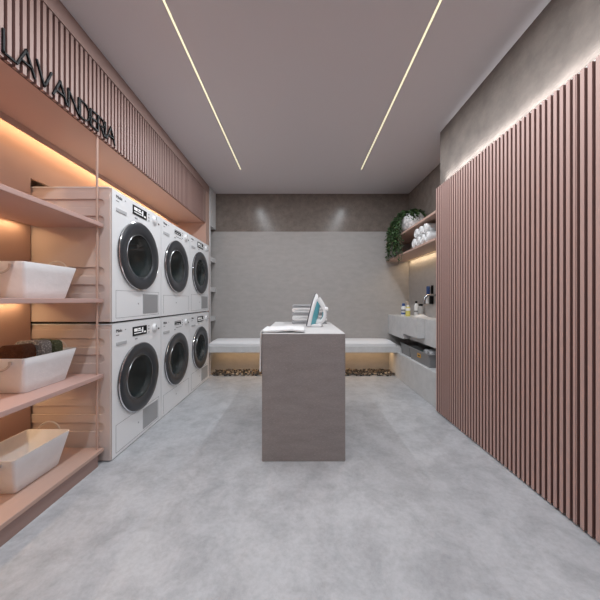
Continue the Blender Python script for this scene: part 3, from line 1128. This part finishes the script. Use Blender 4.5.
# crates on the plinth
def crate(y0, y1, x0, label):
    x1 = XA - 0.02
    z0, z1 = 0.322, 0.457
    t = thing('storage_crate', label, 'crate', ((x0 + x1) / 2, (y0 + y1) / 2, z0), 'grey crates under the wash counter')

    def rr(x0, x1, y0, y1, z, r, n=5):
        pts = []
        for (cx, cy, a0) in ((x1 - r, y1 - r, 0), (x0 + r, y1 - r, PI / 2), (x0 + r, y0 + r, PI), (x1 - r, y0 + r, 1.5 * PI)):
            for k in range(n):
                a = a0 + PI / 2 * k / (n - 1)
                pts.append((cx + r * math.cos(a), cy + r * math.sin(a), z))
        return pts
    tp = 0.012
    m = MB()
    m.loft([rr(x0 + tp, x1 - tp, y0 + tp, y1 - tp, z0, 0.010), rr(x0 + 0.002, x1 - 0.002, y0 + 0.002, y1 - 0.002, z1 - 0.014, 0.011),
            rr(x0 - 0.005, x1 + 0.005, y0 - 0.005, y1 + 0.005, z1 - 0.013, 0.012), rr(x0 - 0.005, x1 + 0.005, y0 - 0.005, y1 + 0.005, z1, 0.012),
            rr(x0 + 0.004, x1 - 0.004, y0 + 0.004, y1 - 0.004, z1, 0.010), rr(x0 + tp + 0.004, x1 - tp - 0.004, y0 + tp + 0.004, y1 - tp - 0.004, z0 + 0.005, 0.009)])
    m.build('tub', M['crate'], t, True)
    return t


c1 = crate(2.70, 3.175, 1.272, 'grey plastic crate with an orange sticker, nearer the slat wall')
MB().box(1.2735, 1.2765, 2.885, 2.965, 0.382, 0.425).build('sticker', M['orange'], c1)
MB().box(1.2725, 1.2740, 2.900, 2.950, 0.396, 0.410).build('sticker_print', M['print'], c1)
crate(3.21, 3.49, 1.285, 'plain grey plastic crate beside the bench end, behind the stickered crate')
cloth_heap('folded_cloth', 1.32, 1.48, 2.96, 3.13, 0.3275, 0.105, M['teal_cloth'], 'dark teal cloth inside the stickered crate', 'cloth', 9.0, 0.75)
for i, (y, lab) in enumerate(((2.775, 'nearest the crate end'), (2.872, 'next to the teal cloth'))):
    towel_roll('rolled_towel', (y, 0.3275 + 0.103), 0.046, 1.31, 1.49, M['towel_grey'], 'grey rolled towel inside the stickered crate, %s' % lab, 'rolled towels in the crate')
    

# ------------------------------------------------------------------ island with iron and linen
isl = thing('island', 'freestanding taupe stone island block in the middle of the floor', 'island', (0.022, 2.137, 0))
IX0, IX1, IY0, IY1, IZ = -0.235, 0.280, 1.685, 2.590, 0.790
MB().box(IX0, IX1, IY0, IY1, 0.0, IZ - 0.003, 0.0025, 1).build('body', M['island'], isl)
MB().box(IX0 + 0.001, IX1 - 0.001, IY0 + 0.001, IY1 - 0.001, IZ - 0.003, IZ, 0.001, 1).build('worktop', M['worktop'], isl)  # thin skin in the lighter colour that carries the painted top light


def folded_towel(z, h, x0, x1, y0, y1, material, label, jig):
    """C-folded towel, fold to the left, two layers seen from the front."""
    m = MB()
    for k in range(2):
        pass
    r = h / 2
    n = 10
    pts = []
    for k in range(n + 1):
        a = PI / 2 + PI * k / n
        pts.append((x0 + r + r * math.cos(a), z + r + r * math.sin(a)))
    pts += [(x1 - 0.004, z + 0.0002), (x1, z + r * 0.35), (x1 - 0.003, z + r * 0.82), (x0 + r * 1.3, z + r * 0.93),
            (x0 + r * 1.3, z + r * 1.07), (x1 - 0.006, z + r * 1.18), (x1 - 0.003, z + r * 1.65), (x1 - 0.007, z + h - 0.0002)]
    pts = [(p[0] + jig, p[1]) for p in pts]
    m.prism(pts, 'Y', y0, y1, 0.0035)
    o = m.build('folded_towel', material, None, True)
    return tag(o, label, 'towel', 'folded towels stacked on the island')


zt2 = IZ + 0.0005
lay = [('towel_grey', 0.030, 'grey folded towel at the bottom of the stack behind the iron', 0.0),
       ('towel_white', 0.042, 'white folded towel second from the bottom of the stack behind the iron', 0.002),
       ('towel_grey', 0.026, 'grey folded towel in the middle of the stack behind the iron', -0.002),
       ('towel_white', 0.040, 'white folded towel second from the top of the stack behind the iron', 0.001),
       ('towel_grey', 0.024, 'thin grey folded towel lying topmost on the stack behind the iron', 0.003)]
for mt, h, lab, jg in lay:
    folded_towel(zt2, h, -0.070, 0.232, 2.34, 2.555, M[mt], lab, jg)
    zt2 += h + 0.0005


# towel draped over the left edge
def drape():
    m = MB()
    th = 0.011
    xs0, xe0 = 0.028, IX0 - 0.004
    L1 = xs0 - xe0
    zbot = 0.545
    rc = 0.016
    L2 = IZ + th - zbot

    def fn(u, v):
        y = 1.712 + 0.265 * v + 0.010 * math.sin(u * 4.0)
        s = u * (L1 + L2)
        wob = 0.007 * noise.noise(Vector((s * 9, v * 3, 1.7))) + 0.004 * noise.noise(Vector((s * 22, v * 8, 5.0)))
        if s < L1 - rc:
            x = xs0 - s
            e = min(1.0, s / 0.02)
            nx, nz = 0, 1
            z = IZ + 0.001 + th + (0.004 * math.sin(min(1, s / 0.2) * PI) + wob) * 0.8 + 0.004
            return (x, y + 0.012 * noise.noise(Vector((s * 10, 0, 3))) * (1 - v), z), (0, 0, 1)
        if s < L1 + rc:
            f = (s - (L1 - rc)) / (2 * rc)
            a = f * PI / 2
            cx, cz = xe0 + rc - th, IZ + 0.005 + th - rc
            cx = xe0 + rc - 0.0
            x = xe0 - 0.012 + rc - rc * math.sin(a) * 1.0
            z = IZ + 0.005 + th - rc + rc * math.cos(a)
            return (x, y, z), (-math.sin(a), 0, math.cos(a))
        z = IZ + 0.005 + th - rc - (s - L1 - rc)
        return (xe0 - 0.012 - 0.003 * (0.5 + 0.5 * noise.noise(Vector((z * 6, v * 6, 0)))), y, z), (-1, 0, 0)
    m.sheet(fn, 70, 18, 0.010)
    return m


tag(drape().build('draped_towel', M['towel_white'], None, True), 'white towel lying on the island front and hanging over its left edge', 'towel')


# iron standing on its heel, nose up, soleplate to the left
def build_iron():
    ox, oy, oz = 0.125, 2.12, IZ + 0.001
    t = thing('steam_iron', 'white and teal steam iron standing upright on its heel on the island', 'iron', (ox, oy, oz))
    lean = math.radians(13)
    ca, sa = math.cos(lean), math.sin(lean)

    def P(s, tt, w):
        # s along the soleplate (nose up), tt away from the soleplate, w across
        x = -0.068 + s * sa + tt * ca
        z = 0.004 + s * ca - tt * sa * 0.55
        return Vector((ox + x, oy + w, oz + max(z, 0.0)))
    Ls = 0.262

    def outline(f0, f1, wid, n=22):
        pts = []
        for k in range(n):
            f = k / (n - 1)
            w = wid * (math.sin(min(1.0, (1 - f) * 1.35) * PI / 2) ** 0.85) * (1.0 - 0.12 * (1 - f) ** 3)
            pts.append((f0 + (f1 - f0) * f, w))
        return pts

    def ring(tt, f0, f1, wid):
        o = outline(f0, f1, wid)
        return [P(s, tt, w) for s, w in o] + [P(s, tt, -w) for s, w in reversed(o[:-1])]
    MB().loft([ring(0.0, 0.003, Ls, 0.060), ring(0.007, 0.003, Ls, 0.061)]).build('soleplate', M['plate'], t, True)
    MB().loft([ring(0.0075, 0.004, Ls - 0.004, 0.059), ring(0.016, 0.004, Ls - 0.003, 0.060), ring(0.026, 0.006, Ls - 0.010, 0.057),
               ring(0.031, 0.008, Ls - 0.020, 0.052), ring(0.034, 0.012, Ls - 0.034, 0.046)]).build('body', M['iron_white'], t, True)
    MB().loft([ring(0.0342, 0.012, Ls - 0.036, 0.046), ring(0.050, 0.014, Ls - 0.058, 0.042), ring(0.060, 0.018, Ls - 0.090, 0.034), ring(0.064, 0.024, Ls - 0.115, 0.024)]).build('water_tank', M['teal'], t, True)
    # heel block it stands on
    MB().box(ox - 0.052, ox + 0.050, oy - 0.040, oy + 0.040, oz, oz + 0.022, 0.006, 2).build('heel', M['iron_white'], t)
    # handle loop
    hp = [P(0.222, 0.034, 0), P(0.200, 0.060, 0), P(0.170, 0.088, 0), P(0.135, 0.110, 0), P(0.095, 0.118, 0), P(0.058, 0.110, 0), P(0.044, 0.088, 0), P(0.042, 0.058, 0)]
    for _ in range(2):
        Q = [hp[0]]
        for a, c in zip(hp, hp[1:]):
            Q += [a * 0.75 + c * 0.25, a * 0.25 + c * 0.75]
        Q.append(hp[-1])
        hp = Q
    nH = len(hp)
    MB().tube(hp, [0.019 - 0.006 * math.sin(PI * k / (nH - 1)) for k in range(nH)], 14, 1.25, (0, 1, 0)).build('handle', M['iron_white'], t, True)
    gp = hp[int(nH * 0.45):int(nH * 0.97)]
    gp = [p + (P(0.1, 0.05, 0) - p).normalized() * 0.007 for p in gp]
    MB().tube(gp, 0.0105, 12, 1.2, (0, 1, 0)).build('grip', M['teal'], t, True)
    t.rotation_euler = (0, 0, math.radians(-16))
    kp = P(0.150, 0.118, 0)
    MB().lathe([(0.014, -0.012), (0.017, -0.004), (0.017, 0.008), (0.012, 0.014), (0.0005, 0.016)], tuple(kp), 'X', 20, caps=False).build('steam_knob', M['iron_white'], t, True)
    return t


build_iron()


# ------------------------------------------------------------------ baskets on the left shelves
def basket(z, dy, label):
    yb0, yb1 = 1.313 + dy, 1.548 + dy
    xb0, xb1 = -1.505, -1.325
    H = 0.174
    fl, flx = 0.038, 0.033
    t = thing('fabric_basket', label, 'basket', ((xb0 + xb1) / 2, (yb0 + yb1) / 2, z), 'white baskets on the left shelves')

    def rr(x0, x1, y0, y1, z, r, n=5):
        pts = []
        for (cx, cy, a0) in ((x1 - r, y1 - r, 0), (x0 + r, y1 - r, PI / 2), (x0 + r, y0 + r, PI), (x1 - r, y0 + r, 1.5 * PI)):
            for k in range(n):
                a = a0 + PI / 2 * k / (n - 1)
                pts.append((cx + r * math.cos(a), cy + r * math.sin(a), z))
        return pts

    def lvl(f, off=0.0, r=0.014):
        return rr(xb0 - flx * f + off, xb1 + flx * f - off, yb0 - fl * f + off, yb1 + fl * f - off, z + H * f, r)
    rings = [lvl(0.0, 0.003), lvl(0.03), lvl(0.25), lvl(0.5), lvl(0.75), lvl(0.985), lvl(1.0, 0.0015), lvl(1.0, 0.0035), lvl(0.97, 0.005), lvl(0.5, 0.006), lvl(0.04, 0.007)]
    rings = [[(p[0], p[1], p[2]) for p in r] for r in rings]
    MB().loft(rings).build('tub', M['bin'], t, True)
    # strap handles at both short ends
    for end, (hx, up) in enumerate((((xb0 + xb1) / 2, -1), ((xb0 + xb1) / 2, 1))):
        ye = yb0 - fl * 0.93 - 0.004 if end == 0 else yb1 + fl * 0.93 + 0.001
        pts = []
        for k in range(15):
            a = PI * k / 14
            xx = hx + 0.062 * math.cos(a)
            if end == 1:
                pts.append((xx, ye + 0.004 * math.sin(a), z + H * 0.90 + 0.058 * math.sin(a)))
            else:
                pts.append((xx, ye - 0.010 * math.sin(a) + fl * 0.25 * math.sin(a), z + H * 0.90 - 0.040 * math.sin(a)))
        MB().tube(pts, 0.0055, 8, 0.45).build('handle', M['strap'], t, True)
        for sg in (-1, 1):
            MB().box(hx + sg * 0.062 - 0.007, hx + sg * 0.062 + 0.007, ye - 0.003, ye + 0.003, z + H * 0.84, z + H * 0.93, 0.001, 1).build('handle_tab', M['strap'], t)
    return t


basket(SHELF_Z[1] + 0.0005, 0.0, 'white fabric basket on the middle pink shelf')
basket(SHELF_Z[2] + 0.0005, 0.0, 'white fabric basket filled with dark towels on the lowest hanging shelf')
basket(0.0945, -0.045, 'empty white fabric basket standing on the low platform')
# towels in the middle basket
zb = SHELF_Z[2] + 0.012


def roll_y(name, y0, y1, x0, x1, zlo, zhi, material, label):
    """Soft folded bundle with rounded shoulders."""
    m = MB()
    b = bmesh.new()
    bmesh.ops.create_cube(b, size=1.0)
    bmesh.ops.bevel(b, geom=list(b.edges), offset=0.2, segments=5, profile=0.5, affect='EDGES')
    for v in b.verts:
        n = noise.noise(v.co * 3 + Vector((y0 * 9, 0, 0))) * 0.05
        v.co = Vector(((x0 + x1) / 2 + (v.co.x + n) * (x1 - x0), (y0 + y1) / 2 + v.co.y * (y1 - y0), (zlo + zhi) / 2 + (v.co.z + n) * (zhi - zlo)))
    m.merge(b)
    o = m.build(name, material, None, True)
    return tag(o, label, 'towel', 'dark towels in the basket')


roll_y('folded_towel', 1.330, 1.404, -1.485, -1.345, zb + 0.004, 0.772, M['towel_brown'], 'dark brown towel bundle in the middle basket, nearest the camera')
roll_y('folded_towel', 1.406, 1.480, -1.490, -1.335, zb, 0.783, M['towel_ash'], 'speckled grey towel bundle in the middle basket between brown and green')
roll_y('folded_towel', 1.484, 1.548, -1.490, -1.335, zb, 0.774, M['towel_green'], 'mossy green towel bundle at the far end of the middle basket')
